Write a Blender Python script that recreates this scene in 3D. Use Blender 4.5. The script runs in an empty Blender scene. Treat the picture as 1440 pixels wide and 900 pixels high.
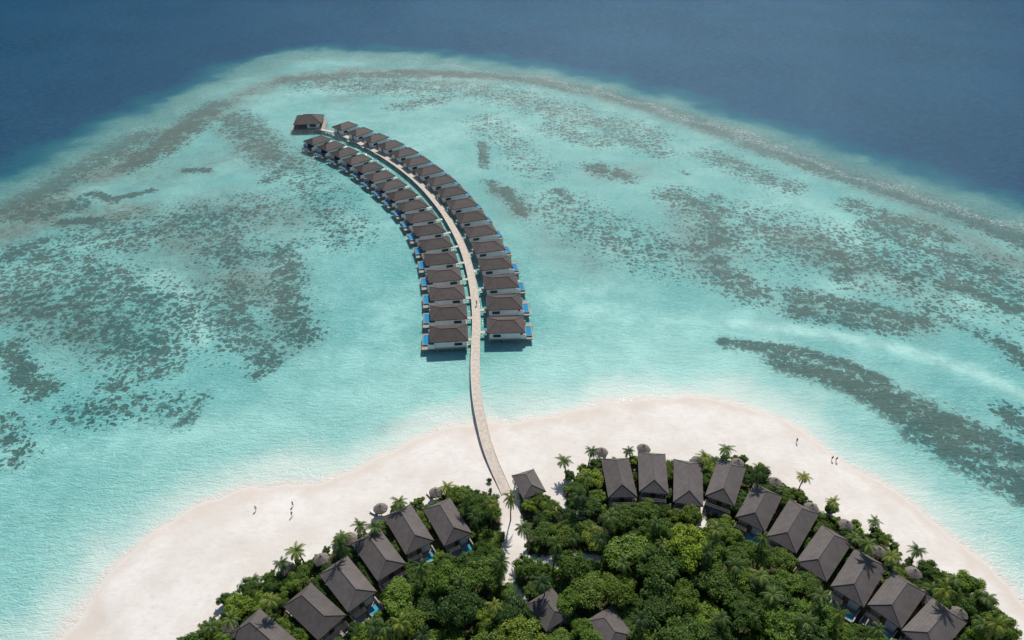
import bpy, math, random
import numpy as np
from mathutils import Vector, Matrix
random.seed(7); rng = np.random.default_rng(7)
C = bpy.context.scene.collection
PI = math.pi
# ------------------------------------------------------------------ camera model
TH = math.radians(35.5); F = 973.0; H = 114.0
ST, CT = math.sin(TH), math.cos(TH)
def g(px, py, z=0.0):
    u = (px-720)/F; v = (py-450)/F
    t = (H-z)/(ST+v*CT)
    return (u*t, t*(CT-v*ST), z)
def proj(x, y, z):
    d = (y*CT + (H-z)*ST); up = y*ST-(H-z)*CT
    return 720+F*x/d, 450-F*up/d
def pxm(py): return F*(ST+(py-450)/F*CT)/H
# ------------------------------------------------------------------ mesh helper
class MB:
    def __init__(s): s.v=[]; s.f=[]; s.mi=[]
    def add(s, vs, fs, mi=0):
        o=len(s.v); s.v+= [tuple(p) for p in vs]; s.f += [tuple(i+o for i in f) for f in fs]; s.mi += [mi]*len(fs)
    def box(s, x0,x1,y0,y1,z0,z1, mi=0):
        s.add([(x0,y0,z0),(x1,y0,z0),(x1,y1,z0),(x0,y1,z0),(x0,y0,z1),(x1,y0,z1),(x1,y1,z1),(x0,y1,z1)],
              [(3,2,1,0),(4,5,6,7),(0,1,5,4),(1,2,6,5),(2,3,7,6),(3,0,4,7)], mi)
    def tube(s, p0, p1, r0, r1=None, n=8, mi=0):
        r1 = r0 if r1 is None else r1
        p0=Vector(p0); p1=Vector(p1); d=(p1-p0).normalized()
        a=d.orthogonal().normalized(); b=d.cross(a)
        vs=[]
        for p,r in ((p0,r0),(p1,r1)):
            for k in range(n):
                t=2*PI*k/n; vs.append(p+a*math.cos(t)*r+b*math.sin(t)*r)
        fs=[(k,(k+1)%n,n+(k+1)%n,n+k) for k in range(n)]
        fs.append(tuple(range(n))[::-1]); fs.append(tuple(range(n,2*n)))
        s.add(vs,fs,mi)
    def build(s, name, mats, parent=None, smooth=False):
        me=bpy.data.meshes.new(name); me.from_pydata(s.v,[],s.f)
        if not isinstance(mats,(list,tuple)): mats=[mats]
        for m in mats: me.materials.append(m)
        if len(mats)>1: me.polygons.foreach_set('material_index', s.mi)
        if smooth: me.polygons.foreach_set('use_smooth',[True]*len(s.f))
        me.update()
        o=bpy.data.objects.new(name,me); C.objects.link(o)
        if parent: o.parent=parent
        return o
def empty(name, loc=(0,0,0), rz=0):
    o=bpy.data.objects.new(name,None); C.objects.link(o); o.location=loc; o.rotation_euler=(0,0,rz); o.empty_display_size=.3
    return o
def tag(o,label=None,cat=None,group=None,kind=None):
    if label: o['label']=label
    if cat: o['category']=cat
    if group: o['group']=group
    if kind: o['kind']=kind
    return o
def clone(o,parent=None):
    c=o.copy(); C.objects.link(c)
    if parent: c.parent=parent
    for ch in o.children: clone(ch,c)
    return c
class Proto:
    def __init__(s, root): s.root=root; s.used=False
    def get(s):
        if not s.used: s.used=True; return s.root
        return clone(s.root)
ORD=['','first','second','third','fourth','fifth','sixth','seventh','eighth','ninth','tenth','eleventh','twelfth','thirteenth','fourteenth','fifteenth','sixteenth','seventeenth','eighteenth']
# ------------------------------------------------------------------ node helper
class NT:
    def __init__(s,name):
        s.m=bpy.data.materials.new(name); s.m.use_nodes=True; s.t=s.m.node_tree; s.n=s.t.nodes; s.n.clear()
        s.out=s.n.new('ShaderNodeOutputMaterial'); s.b=s.n.new('ShaderNodeBsdfPrincipled'); s.l(s.b.outputs[0],s.out.inputs[0])
        s.tc=s.n.new('ShaderNodeTexCoord')
    def l(s,a,b): s.t.links.new(a,b)
    def set(s,sock,v):
        if isinstance(v,bpy.types.NodeSocket): s.l(v,sock)
        elif isinstance(v,(tuple,list)) and len(v)==3 and sock.type=='RGBA': sock.default_value=(*v,1)
        else: sock.default_value=v
    def math(s,op,a,b=None,c=None,clamp=False):
        n=s.n.new('ShaderNodeMath'); n.operation=op; n.use_clamp=clamp
        s.set(n.inputs[0],a)
        if b is not None: s.set(n.inputs[1],b)
        if c is not None: s.set(n.inputs[2],c)
        return n.outputs[0]
    def mr(s,v,a,b,c=0.0,d=1.0,smooth=True):
        n=s.n.new('ShaderNodeMapRange'); n.interpolation_type='SMOOTHSTEP' if smooth else 'LINEAR'
        s.set(n.inputs[0],v); s.set(n.inputs[1],a); s.set(n.inputs[2],b); s.set(n.inputs[3],c); s.set(n.inputs[4],d)
        return n.outputs[0]
    def mix(s,f,a,b,mode='MIX'):
        n=s.n.new('ShaderNodeMix'); n.data_type='RGBA'; n.blend_type=mode
        s.set(n.inputs[0],f); s.set(n.inputs[6],a); s.set(n.inputs[7],b); return n.outputs[2]
    def noise(s,scale,detail=4,rough=.5,stretch=None,rot=0,dist=0,coord='Object'):
        n=s.n.new('ShaderNodeTexNoise'); n.inputs['Scale'].default_value=scale; n.inputs['Detail'].default_value=detail
        n.inputs['Roughness'].default_value=rough; n.inputs['Distortion'].default_value=dist
        if stretch:
            mp=s.n.new('ShaderNodeMapping'); mp.inputs['Scale'].default_value=stretch; mp.inputs['Rotation'].default_value=(0,0,rot)
            s.l(s.tc.outputs[coord],mp.inputs[0]); s.l(mp.outputs[0],n.inputs[0])
        else: s.l(s.tc.outputs[coord],n.inputs[0])
        return n.outputs[0]
    def attr(s,name):
        n=s.n.new('ShaderNodeAttribute'); n.attribute_name=name; return n.outputs['Fac']
    def bump(s,h,strength,dist,prev=None):
        n=s.n.new('ShaderNodeBump'); n.inputs['Strength'].default_value=strength; n.inputs['Distance'].default_value=dist
        s.set(n.inputs['Height'],h)
        if prev: s.l(prev,n.inputs['Normal'])
        return n.outputs[0]
def simple(name,c1,c2,rough=.8,scale=2.0,bump=0.0,spec=.3,rand=0.0,detail=5):
    k=NT(name); n=k.noise(scale,detail,.6); col=k.mix(k.mr(n,.3,.7),c1,c2)
    if rand:
        oi=k.n.new('ShaderNodeObjectInfo'); col=k.mix(1.0,col,k.mix(oi.outputs['Random'],(1-rand,)*3,(1+rand,)*3),'MULTIPLY')
    k.set(k.b.inputs['Base Color'],col); k.b.inputs['Roughness'].default_value=rough
    k.b.inputs['Specular IOR Level'].default_value=spec
    if bump: k.l(k.bump(n,bump,.1),k.b.inputs['Normal'])
    return k.m
# ------------------------------------------------------------------ layout curves
def pts(L,z=0): return np.array([g(a,b,z)[:2] for a,b in L])
SHORE_PX=[(90,900),(112,862),(150,808),(190,765),(250,727),(330,699),(400,686),(455,672),(500,654),(545,634),(600,616),(660,603),(720,592),(800,577),(870,564),(960,562),(1040,568),(1095,584),(1140,612),(1195,650),(1260,688),(1312,722),(1360,768),(1405,812),(1440,850)]
shore=np.vstack([pts(SHORE_PX),[(112,45),(122,0),(100,-80),(-80,-80),(-98,0),(-90,40)]])
REEF_PX=[(0,264),(60,229),(130,191),(210,156),(290,120),(350,88),(430,70),(520,73),(620,80),(720,92),(850,115),(950,145),(1050,174),(1150,207),(1250,240),(1350,271),(1440,299)]
reef=np.vstack([pts(REEF_PX),[(250,170),(320,60),(340,-250),(-330,-250),(-330,40),(-270,160)]])
def chaikin(P,n=2):
    for _ in range(n):
        Q=np.roll(P,-1,0); P=np.stack([.75*P+.25*Q,.25*P+.75*Q],1).reshape(-1,2)
    return P
shore=chaikin(shore); reef=chaikin(reef)
def segdist(X,Y,A,B):
    dx,dy=B[0]-A[0],B[1]-A[1]; L=dx*dx+dy*dy+1e-9
    t=np.clip(((X-A[0])*dx+(Y-A[1])*dy)/L,0,1)
    return np.hypot(X-A[0]-t*dx,Y-A[1]-t*dy)
def sdist(X,Y,P):
    D=np.full(X.shape,1e9); ins=np.zeros(X.shape,bool)
    for i in range(len(P)):
        A=P[i]; B=P[(i+1)%len(P)]
        D=np.minimum(D,segdist(X,Y,A,B))
        c=((A[1]>Y)!=(B[1]>Y))
        if A[1]!=B[1]: ins^= c & (X < (B[0]-A[0])*(Y-A[1])/(B[1]-A[1])+A[0])
    return np.where(ins,D,-D)
def wig(X,Y,s=1.0):
    return s*(1.1*np.sin(X*.11+Y*.07+1)+.7*np.sin(X*.23-Y*.19+2)+.35*np.sin(X*.57+Y*.41)+.2*np.sin(X*1.1-Y*.9))
def pdist(X,Y,P):
    D=np.full(np.shape(X),1e9)
    for i in range(len(P)-1): D=np.minimum(D,segdist(X,Y,P[i],P[i+1]))
    if len(P)==1: D=np.hypot(X-P[0][0],Y-P[0][1])
    return D
def strokes(X,Y,L):
    M=np.zeros(X.shape)
    for amp,r,P in L:          # r in photo pixels of ground width at the first point
        W=pts(P); R=r/pxm(P[0][1])
        D=pdist(X,Y,W); M=np.maximum(M,amp*np.exp(-(D/R)**2))
    return M
CORAL=[ # dark reef patches
 (1.0,26,[(10,490),(30,520),(60,550)]),(.78,70,[(20,420),(120,450),(210,500)]),(.78,50,[(60,360),(160,390),(200,430)]),
 (.82,26,[(240,520),(150,545)]),(.95,20,[(385,512),(365,524)]),(.84,36,[(400,350),(400,420),(420,470)]),(.8,40,[(330,400),(340,470),(370,500)]),
 (1.15,11,[(262,240),(290,240)]),(1.15,10,[(170,278),(212,268)]),(1.1,12,[(130,272),(160,282)]),(1.1,15,[(90,312),(140,310)]),(.95,34,[(0,300),(60,300),(100,290)]),
 (.85,40,[(330,165),(370,210),(390,225)]),(.9,30,[(10,360),(60,340)]),(.8,22,[(400,235),(380,252)]),
 (1.0,10,[(678,200),(682,235)]),(1.05,16,[(712,268),(735,300)]),(.85,16,[(690,255),(700,270)]),(.88,28,[(835,235),(880,250)]),(.9,16,[(785,268),(800,278)]),
 (1.1,6,[(958,241),(965,244)]),(.86,42,[(950,275),(1000,300),(1010,340)]),(.84,46,[(985,350),(1020,390),(1060,410)]),(.9,24,[(1000,280),(985,290)]),
 (.8,44,[(1120,340),(1180,360),(1190,390)]),(.86,40,[(1250,330),(1330,360),(1400,390)]),(.9,34,[(1230,320),(1300,350)]),(.9,34,[(1110,415),(1200,430),(1290,450)]),(.87,30,[(1120,440),(1260,460)]),
 (1.1,17,[(1020,482),(1100,490),(1180,510),(1250,540)]),(1.08,34,[(1100,508),(1220,545),(1320,590),(1440,640)]),(1.05,46,[(1300,610),(1440,690)]),(1.12,34,[(1200,540),(1300,600),(1380,645)]),(.95,28,[(1420,580),(1440,600)]),
 (1.0,22,[(1410,480),(1440,510)]),(.9,24,[(1400,410),(1440,420)]),(.88,34,[(1340,400),(1440,440)]),(.75,40,[(0,600),(20,640)]),
 (1.0,22,[(560,103),(700,106),(850,131),(960,165),(1060,200)]),(1.03,28,[(1060,205),(1180,245),(1320,290),(1440,340)]),(.9,34,[(1200,290),(1320,330)]),
 (1.0,36,[(200,190),(110,240),(30,285)]),(.98,22,[(400,112),(500,106),(600,106)]),(.97,34,[(300,150),(250,190),(190,230)]),(.72,26,[(1300,430),(1380,470)]),
 (.75,30,[(870,190),(930,215)]),(.72,30,[(560,150),(620,140)]),(.72,20,[(285,560),(255,600)]),(.74,60,[(280,300),(330,360)]),(.76,40,[(1000,220),(1100,260)]),(.72,40,[(780,180),(840,200)]),
 (.72,120,[(20,380),(200,450),(330,440)]),(.72,120,[(1040,320),(1250,370),(1400,400)]),(.7,100,[(150,330),(350,300)]),(.66,80,[(780,290),(880,340),(940,360)]),(.7,60,[(440,115),(700,130),(900,190)]),(.66,50,[(100,580),(240,570)]),(.62,60,[(420,230),(480,330)]),(.6,50,[(680,170),(760,240)])]
BROWN=[(1.,40,[(-20,312),(60,285),(160,240),(240,190),(320,145),(400,110),(500,100),(620,102)]),(1.,24,[(620,102),(760,112),(900,146),(1020,186),(1120,218),(1260,270),(1440,333)]),
 (.95,50,[(0,330),(100,300),(180,300)]),(.75,60,[(230,330),(300,360),(350,400)]),(.6,60,[(30,430),(150,470)]),(.6,60,[(300,290),(400,310)]),(.5,50,[(960,310),(1000,370)]),
 (.6,40,[(1130,340),(1200,380),(1300,400)]),(.7,40,[(1300,310),(1440,380)]),(.4,40,[(1120,430),(1280,450)]),(.35,40,[(1120,510),(1200,535),(1440,650)]),
 (.75,34,[(330,180),(390,230)]),(.6,26,[(700,270),(730,300)]),(.4,50,[(780,340),(830,370)]),(.5,40,[(380,400),(410,480)]),(.45,30,[(840,245),(900,240)]),(.85,12,[(540,604),(600,594),(660,586),(740,577)]),
 (.5,22,[(480,140),(560,116),(700,112)]),(.5,60,[(200,250),(320,220)])]
LIGHT=[(1.15,19,[(1030,455),(1100,460),(1180,473),(1280,494),(1370,523),(1440,556)]),(.9,17,[(225,385),(262,420),(285,480)]),(.75,80,[(480,520),(600,560)]),(.5,60,[(560,330),(480,330)]),(.6,40,[(30,640),(200,620),(380,600)]),
 (.7,50,[(840,440),(960,460),(1060,455)]),(.7,30,[(1180,400),(1260,400),(1360,430)]),(.5,40,[(560,200),(700,170),(840,200)]),(.5,40,[(780,420),(880,400)]),(.6,22,[(130,340),(230,330)]),(.5,30,[(330,230),(420,250)]),(.85,14,[(40,290),(130,265),(180,300)]),
 (.7,30,[(1090,270),(1170,300),(1200,340)]),(.85,70,[(780,520),(900,510),(1000,530)]),(.5,40,[(540,480),(560,420)]),(.5,18,[(330,140),(440,128),(560,128)])]
# ------------------------------------------------------------------ grid mesh
def grid(name,xs,ys,zfun,attrs,mat,keep=None):
    X,Y=np.meshgrid(xs,ys); nx,ny=len(xs),len(ys)
    Z=zfun(X,Y); co=np.stack([X,Y,Z],-1).reshape(-1,3).astype(np.float32)
    i=np.arange((nx-1)*(ny-1)); r=i//(nx-1); c=i%(nx-1); a=r*nx+c
    fc=np.stack([a,a+1,a+1+nx,a+nx],1)
    if keep is not None:
        K=keep(X,Y).reshape(-1); fc=fc[K[fc].all(1)]
    me=bpy.data.meshes.new(name); me.vertices.add(len(co)); me.vertices.foreach_set('co',co.ravel())
    me.loops.add(fc.size); me.loops.foreach_set('vertex_index',fc.ravel().astype(np.int32))
    me.polygons.add(len(fc)); me.polygons.foreach_set('loop_start',(np.arange(len(fc))*4).astype(np.int32))
    me.polygons.foreach_set('loop_total',np.full(len(fc),4,np.int32))
    me.polygons.foreach_set('use_smooth',np.ones(len(fc),bool))
    me.update(); me.validate()
    for k,fn in attrs.items():
        at=me.attributes.new(k,'FLOAT','POINT'); at.data.foreach_set('value',np.asarray(fn(X,Y)).reshape(-1).astype(np.float32))
    me.materials.append(mat)
    o=bpy.data.objects.new(name,me); C.objects.link(o); return o
# ------------------------------------------------------------------ water
k=NT('lagoon_water')
shoreA=k.attr('shore'); reefA=k.attr('reef'); cor=k.attr('coral'); bro=k.attr('brown'); lig=k.attr('light')
n0=k.noise(.012,4,.6); n1=k.noise(.035,6,.62,dist=.4); n2=k.noise(.13,7,.68,dist=.3); n3=k.noise(.45,6,.68); n4=k.noise(1.25,4,.65)
lf=k.math('ADD',k.math('MULTIPLY',lig,.75),k.mr(n1,.35,.68,.0,.42))
lag=k.mix(k.math('MAXIMUM',k.math('MINIMUM',lf,1.0),0.0),(.115,.41,.38),(.345,.69,.61))
lag=k.mix(k.mr(lig,.7,1.15,0.,.55),lag,(.46,.75,.66))
lag=k.mix(k.mr(n2,.40,.64,0.,.45),lag,(.09,.335,.31))
wv=k.noise(.7,5,.7,(1,2.6,1),.25,.8)
lag=k.mix(k.mr(wv,.5,.70,0.,.5),lag,(.50,.75,.68))  # pale ripple streaks: sun glint lines painted into the lagoon colour
# brown soft reef flat
bf=k.math('MULTIPLY',bro,k.mr(k.math('ADD',k.math('MULTIPLY',n2,.6),k.math('MULTIPLY',n1,.4)),.36,.56,.4,1.0))
lag=k.mix(k.math('MINIMUM',k.math('MULTIPLY',bf,1.0),.9),lag,k.mix(k.mr(n3,.38,.62),(.07,.135,.12),(.18,.24,.195)))
# coral heads: broken clumps plus small irregular heads
cs=k.math('ADD',k.math('MULTIPLY',n3,.40),k.math('ADD',k.math('MULTIPLY',n2,.20),k.math('MULTIPLY',n4,.40)))
thr=k.math('SUBTRACT',.63,k.math('MULTIPLY',cor,.165))
cm=k.mr(k.math('SUBTRACT',cs,thr),-.004,.018)
nv=k.n.new('ShaderNodeTexNoise'); nv.inputs['Scale'].default_value=.6; nv.inputs['Detail'].default_value=4; k.l(k.tc.outputs['Object'],nv.inputs[0])
va=k.n.new('ShaderNodeVectorMath'); va.operation='SCALE'; k.l(nv.outputs['Color'],va.inputs[0]); va.inputs['Scale'].default_value=2.6
vb=k.n.new('ShaderNodeVectorMath'); vb.operation='ADD'; k.l(k.tc.outputs['Object'],vb.inputs[0]); k.l(va.outputs[0],vb.inputs[1])
heads=cm
for sc_,w_,lo,hi in ((.60,.72,.30,.42),(.36,.62,.36,.48),(.2,.44,.44,.56)):
    vo=k.n.new('ShaderNodeTexVoronoi'); vo.voronoi_dimensions='2D'; vo.inputs['Scale'].default_value=sc_; k.l(vb.outputs[0],vo.inputs['Vector'])
    sp=k.n.new('ShaderNodeSeparateColor'); k.l(vo.outputs['Color'],sp.inputs[0])
    rr=k.math('MULTIPLY',k.math('MULTIPLY',sp.outputs[0],w_),k.mr(cor,.15,.9,.0,1.1,False))
    h_=k.mr(k.math('SUBTRACT',rr,vo.outputs['Distance']),-.01,.05)
    heads=k.math('MAXIMUM',heads,k.math('MULTIPLY',h_,k.mr(n2,lo,hi)))
cm=k.math('MULTIPLY',heads,k.mr(cor,.04,.28))
lag=k.mix(k.math('MULTIPLY',k.mr(k.math('SUBTRACT',cs,thr),-.09,.03),k.math('MULTIPLY',cor,.25)),lag,(.09,.22,.20))
lag=k.mix(k.math('MULTIPLY',cm,.85),lag,k.mix(k.mr(n1,.35,.65),(.015,.072,.066),(.045,.085,.068)))
# shallow at the shore
sh=k.math('ADD',shoreA,k.mr(n1,.3,.7,-5.,5.,False))
lag=k.mix(k.math('MULTIPLY',k.mr(sh,-44.,-8.,0.,.5),k.mr(cor,.9,.3)),lag,(.41,.69,.60))
lag=k.mix(k.mr(sh,-15.,-1.,0.,.9),lag,(.60,.685,.60))
lag=k.mix(k.mr(shoreA,-3.,-.1,0.,1.),lag,(.70,.645,.56))
# edge of the reef and deep ocean
re=k.math('ADD',reefA,k.mr(n1,.3,.7,-8.,8.,False))
lag=k.mix(k.mr(re,36.,6.,0.,.75),lag,k.mix(k.mr(cs,.42,.58),(.045,.125,.12),(.125,.23,.205)))
# broken surf plus sun sparkle painted along the reef rim, strongest on the right
sx=k.n.new('ShaderNodeSeparateXYZ'); k.l(k.tc.outputs['Object'],sx.inputs[0])
sf=k.math('MULTIPLY',k.mr(k.math('ABSOLUTE',k.math('SUBTRACT',re,15.)),4.5,0.),k.mr(k.math('ADD',k.math('MULTIPLY',n4,.5),k.math('MULTIPLY',wv,.5)),.50,.58))
lag=k.mix(k.math('MULTIPLY',sf,k.mr(sx.outputs[0],-120.,80.,.1,.75)),lag,(.62,.70,.68))
lag=k.mix(k.mr(re,9.,-10.),lag,(.014,.12,.155))
ripd=k.noise(.25,6,.75,(1,3.0,1),.2,.5)
deep=k.mix(k.mr(n0,.3,.7),(.004,.040,.088),(.008,.055,.112))
deep=k.mix(k.mr(ripd,.42,.62,0.,.75),deep,(.017,.083,.142))
col=k.mix(k.mr(re,1.,-24.),lag,deep)
k.set(k.b.inputs['Base Color'],col); k.b.inputs['IOR'].default_value=1.33
k.b.inputs['Specular IOR Level'].default_value=.45
k.b.inputs['Roughness'].default_value=.12
w1=k.noise(.10,3,.5,(1,2.2,1),.35); w2=k.noise(.42,4,.6,(1,2.6,1),-.2,.6); w3=k.noise(1.7,3,.6,(1,2.0,1),.5,.5)
hh=k.math('ADD',k.math('MULTIPLY',w1,.6),k.math('ADD',k.math('MULTIPLY',w2,.5),k.math('MULTIPLY',w3,.36)))
b=k.n.new('ShaderNodeBump'); b.inputs['Distance'].default_value=1.0
k.set(b.inputs['Strength'],k.mr(shoreA,-14.,-.5,.8,.5)); k.l(hh,b.inputs['Height']); k.l(b.outputs[0],k.b.inputs['Normal'])
# open ocean: blue body colour with a modest blue-tinted sky reflection
df=k.n.new('ShaderNodeBsdfDiffuse'); k.l(col,df.inputs[0])
gl=k.n.new('ShaderNodeBsdfGlossy'); gl.inputs['Color'].default_value=(.6,.86,1,1); gl.inputs['Roughness'].default_value=.13; k.l(b.outputs[0],gl.inputs['Normal'])
mo=k.n.new('ShaderNodeMixShader'); mo.inputs[0].default_value=.05; k.l(df.outputs[0],mo.inputs[1]); k.l(gl.outputs[0],mo.inputs[2])
mm=k.n.new('ShaderNodeMixShader'); k.set(mm.inputs[0],k.mr(re,40.,-14.)); k.l(k.b.outputs[0],mm.inputs[1]); k.l(mo.outputs[0],mm.inputs[2]); k.l(mm.outputs[0],k.out.inputs[0])
far=[560,800,1300,2500,6000]
xs=np.concatenate([-np.array(far[::-1]),np.linspace(-430,430,640),far]); ys=np.concatenate([[-6000,-2500,-1000,-400,-100],np.linspace(0,300,400),np.linspace(302,620,170),[800,1300,2500,6000]])
def sd_shore(X,Y): return sdist(X,Y,shore)+wig(X,Y)
water=grid('water',xs,ys,lambda X,Y:np.zeros_like(X),{'shore':sd_shore,'reef':lambda X,Y:sdist(X,Y,reef),
  'coral':lambda X,Y:strokes(X,Y,CORAL),'brown':lambda X,Y:strokes(X,Y,BROWN),'light':lambda X,Y:strokes(X,Y,LIGHT)},k.m)
tag(water,'turquoise lagoon and deep blue ocean around the island','water',kind='structure')
# ------------------------------------------------------------------ villas: layout
BV={ # name:(sea end, land end) in photo pixels at eaves height
 'L1':((612,710),(647,762)),'L2':((557,719),(593,773)),'L3':((514,754),(552,809)),'L4':((468,796),(512,850)),'L5':((417,838),(470,886)),'L6':((345,875),(400,925)),
 'R1':((864,646),(876,703)),'R2':((915,638),(920,697)),'R3':((968,650),(966,713)),'R4':((1030,653),(1010,708)),'R5':((1079,690),(1054,742)),'R6':((1131,714),(1096,770)),
 'R7':((1177,752),(1138,808)),'R8':((1226,786),(1187,842)),'R9':((1279,820),(1240,870)),'R10':((1334,858),(1290,910))}
SM={'S1':((735,667),(752,699),'the jetty-foot lodge'),'S2':((758,842),(787,880),'the path-end lodge'),'S3':((840,867),(872,910),'the bottom-edge lodge')}
POOLV=('L1','L2','L4','R5','R8','R9')
BW=5.9
villas=[]
for kx,(a,b_) in BV.items():
    A=Vector(g(*a,3.6)); B=Vector(g(*b_,3.6)); c=(A+B)/2; d=A-B
    side='left-side' if kx[0]=='L' else 'right-side'
    villas.append((kx,f"the {ORD[int(kx[1:])]} {side} beach villa",c.x,c.y,math.atan2(d.y,d.x),min(12.2,d.length*.96),BW))
for kx,(a,b_,ph) in SM.items():
    A=Vector(g(*a,3.0)); B=Vector(g(*b_,3.0)); c=(A+B)/2; d=A-B
    villas.append((kx,ph,c.x,c.y,math.atan2(d.y,d.x),d.length,5.0))
# ------------------------------------------------------------------ vegetation outline, paths
VEG_PX=[(272,905),(306,876),(342,842),(390,817),(428,795),(464,783),(477,765),(520,755),(545,725),(590,712),(620,705),(650,702),(690,700),(706,716),(709,760),(712,800),(740,798),(734,740),(726,703),(745,692),(765,702),(774,718),(790,722),(796,684),(812,660),(840,652),(870,652),(950,655),(1000,650),(1045,658),(1080,686),(1120,704),(1150,720),(1180,742),(1205,757),(1235,760),(1262,795),(1300,803),(1335,818),(1372,842),(1400,872),(1418,905)]
veg=np.vstack([pts(VEG_PX),[(88,45),(80,-40),(-60,-40),(-60,40)]])
PATHS=[pts([(712,690),(720,735),(726,785)]),pts([(726,785),(738,795),(765,797),(800,790),(840,795)]),pts([(772,703),(800,722),(832,742),(848,765),(885,778)]),pts([(722,785),(716,830),(735,850)]),pts([(985,712),(985,745)])]
PWID=[1.7,.9,.0,.6,.5]
def pathd(X,Y): return np.min([pdist(X,Y,P)-w_ for P,w_ in zip(PATHS,PWID)],0)
def soil(X,Y):
    v=np.clip((sdist(X,Y,veg)+.6*wig(X,Y))/1.6+.2,0,1)
    return np.minimum(v,np.clip(pathd(X,Y)/.8,0,1))
k=NT('beach_sand'); sA=k.attr('shore'); so=k.attr('soil'); n1=k.noise(.09,6,.6); n2=k.noise(.8,6,.65); n3=k.noise(5,3,.6)
n5=k.noise(.5,5,.6,(1,3,1),.3)
sc=k.mix(k.mr(n1,.35,.65),(.69,.625,.55),(.775,.72,.65)); sc=k.mix(k.mr(n2,.4,.7,0,.3),sc,(.62,.545,.46)); sc=k.mix(k.mr(n5,.52,.66,0,.28),sc,(.60,.525,.445))
wet=k.mr(k.math('ADD',sA,k.mr(n1,.3,.7,-1.8,1.8,False)),5.0,.8,0.,.7)
sc=k.mix(wet,sc,(.63,.545,.455))
sc=k.mix(k.mr(k.math('ADD',sA,k.math('MULTIPLY',n2,.8)),1.6,.2,0.,1.),sc,(.70,.645,.56))
sc=k.mix(k.mr(k.math('ADD',so,k.mr(n2,.3,.7,-.4,.4,False)),.3,.8),sc,k.mix(n2,(.045,.055,.02),(.10,.078,.045)))
k.set(k.b.inputs['Base Color'],sc); k.b.inputs['Roughness'].default_value=.9; k.b.inputs['Specular IOR Level'].default_value=.2
bm_=k.bump(k.math('ADD',n2,k.math('MULTIPLY',n3,.25)),.45,.12); k.l(bm_,k.b.inputs['Normal'])
def zs(X,Y):
    d=sd_shore(X,Y); return np.where(d>0,1.3*(1-np.exp(-np.maximum(d,0)/14)),.07*d)+np.where(d>2,.02*np.sin(X*.5)*np.sin(Y*.63),0)
xs2=np.arange(-110,130,.7); ys2=np.arange(-90,140,.7)
sand=grid('sand_beach',xs2,ys2,zs,{'shore':sd_shore,'soil':soil},k.m,keep=lambda X,Y:sd_shore(X,Y)>-2.5)
tag(sand,'pale white sand beach ringing the island','beach',kind='structure')
def ground(x,y): return float(zs(np.array([x]),np.array([y]))[0])
# ------------------------------------------------------------------ materials
def roofmat(name,c1,c2,st=.3):
    k=NT(name); n=k.noise(.7,6,.65); n_=k.noise(6,3,.6,(.35,2.5,1)); oi=k.n.new('ShaderNodeObjectInfo')
    sp=k.n.new('ShaderNodeSeparateXYZ'); k.l(k.tc.outputs['Object'],sp.inputs[0])
    rows=k.math('FRACT',k.math('MULTIPLY',sp.outputs[2],3.2))
    col=k.mix(k.mr(n,.3,.72),c1,c2); col=k.mix(k.mr(n_,.45,.75,0,st),col,tuple(x*1.5 for x in c2))
    col=k.mix(k.mr(rows,.0,.25,.3,0.),col,tuple(x*.5 for x in c1))
    col=k.mix(1.0,col,k.mix(oi.outputs['Random'],(.84,)*3,(1.18,)*3),'MULTIPLY')
    k.set(k.b.inputs['Base Color'],col); k.b.inputs['Roughness'].default_value=.7; k.b.inputs['Specular IOR Level'].default_value=.3
    k.l(k.bump(k.math('ADD',rows,n_),.4,.05),k.b.inputs['Normal']); return k.m
M={}
M['roofw']=roofmat('brown_shingle_roof',(.064,.049,.043),(.096,.075,.066))
M['roofb']=roofmat('grey_shingle_roof',(.094,.079,.071),(.130,.111,.101),.2)
M['cap']=simple('roof_ridge_cap',(.09,.076,.068),(.135,.115,.103),.8,3)
M['white']=simple('white_render_wall',(.78,.76,.73),(.86,.84,.81),.7,.8)
M['stone']=simple('grey_stone_wall',(.30,.28,.25),(.45,.42,.38),.85,2)
M['deck']=simple('weathered_timber_deck',(.30,.26,.22),(.42,.37,.31),.75,3,.3)
M['jetty']=simple('pale_jetty_planks',(.50,.42,.34),(.66,.57,.47),.8,1.2,.3)
M['beam']=simple('jetty_edge_beam',(.52,.46,.40),(.7,.64,.57),.8,1)
M['stilt']=simple('concrete_stilt',(.22,.21,.2),(.34,.33,.31),.85,3)
M['dark']=simple('dark_timber_frame',(.03,.022,.018),(.05,.038,.03),.6,4)
M['thatch']=simple('grey_thatch',(.15,.125,.105),(.26,.22,.19),.95,5,.8)
M['bark']=simple('grey_bark',(.13,.105,.08),(.22,.18,.14),.9,6,.5)
M['cloth']=simple('white_cushion',(.7,.7,.68),(.8,.8,.78),.8,3)
M['tim']=simple('lounger_timber',(.16,.1,.06),(.25,.16,.1),.6,5)
def glassy(name,c,r=.08):
    k=NT(name); n=k.noise(2.5,3,.5); k.set(k.b.inputs['Base Color'],k.mix(n,c,tuple(x*1.4 for x in c))); k.b.inputs['Roughness'].default_value=r
    k.l(k.bump(n,.15,.05),k.b.inputs['Normal']); return k.m
M['glass']=glassy('window_glass',(.02,.035,.045)); M['poolw']=glassy('plunge_pool_water',(.012,.22,.40)); M['poolb']=glassy('garden_pool_water',(.04,.29,.40))
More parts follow.
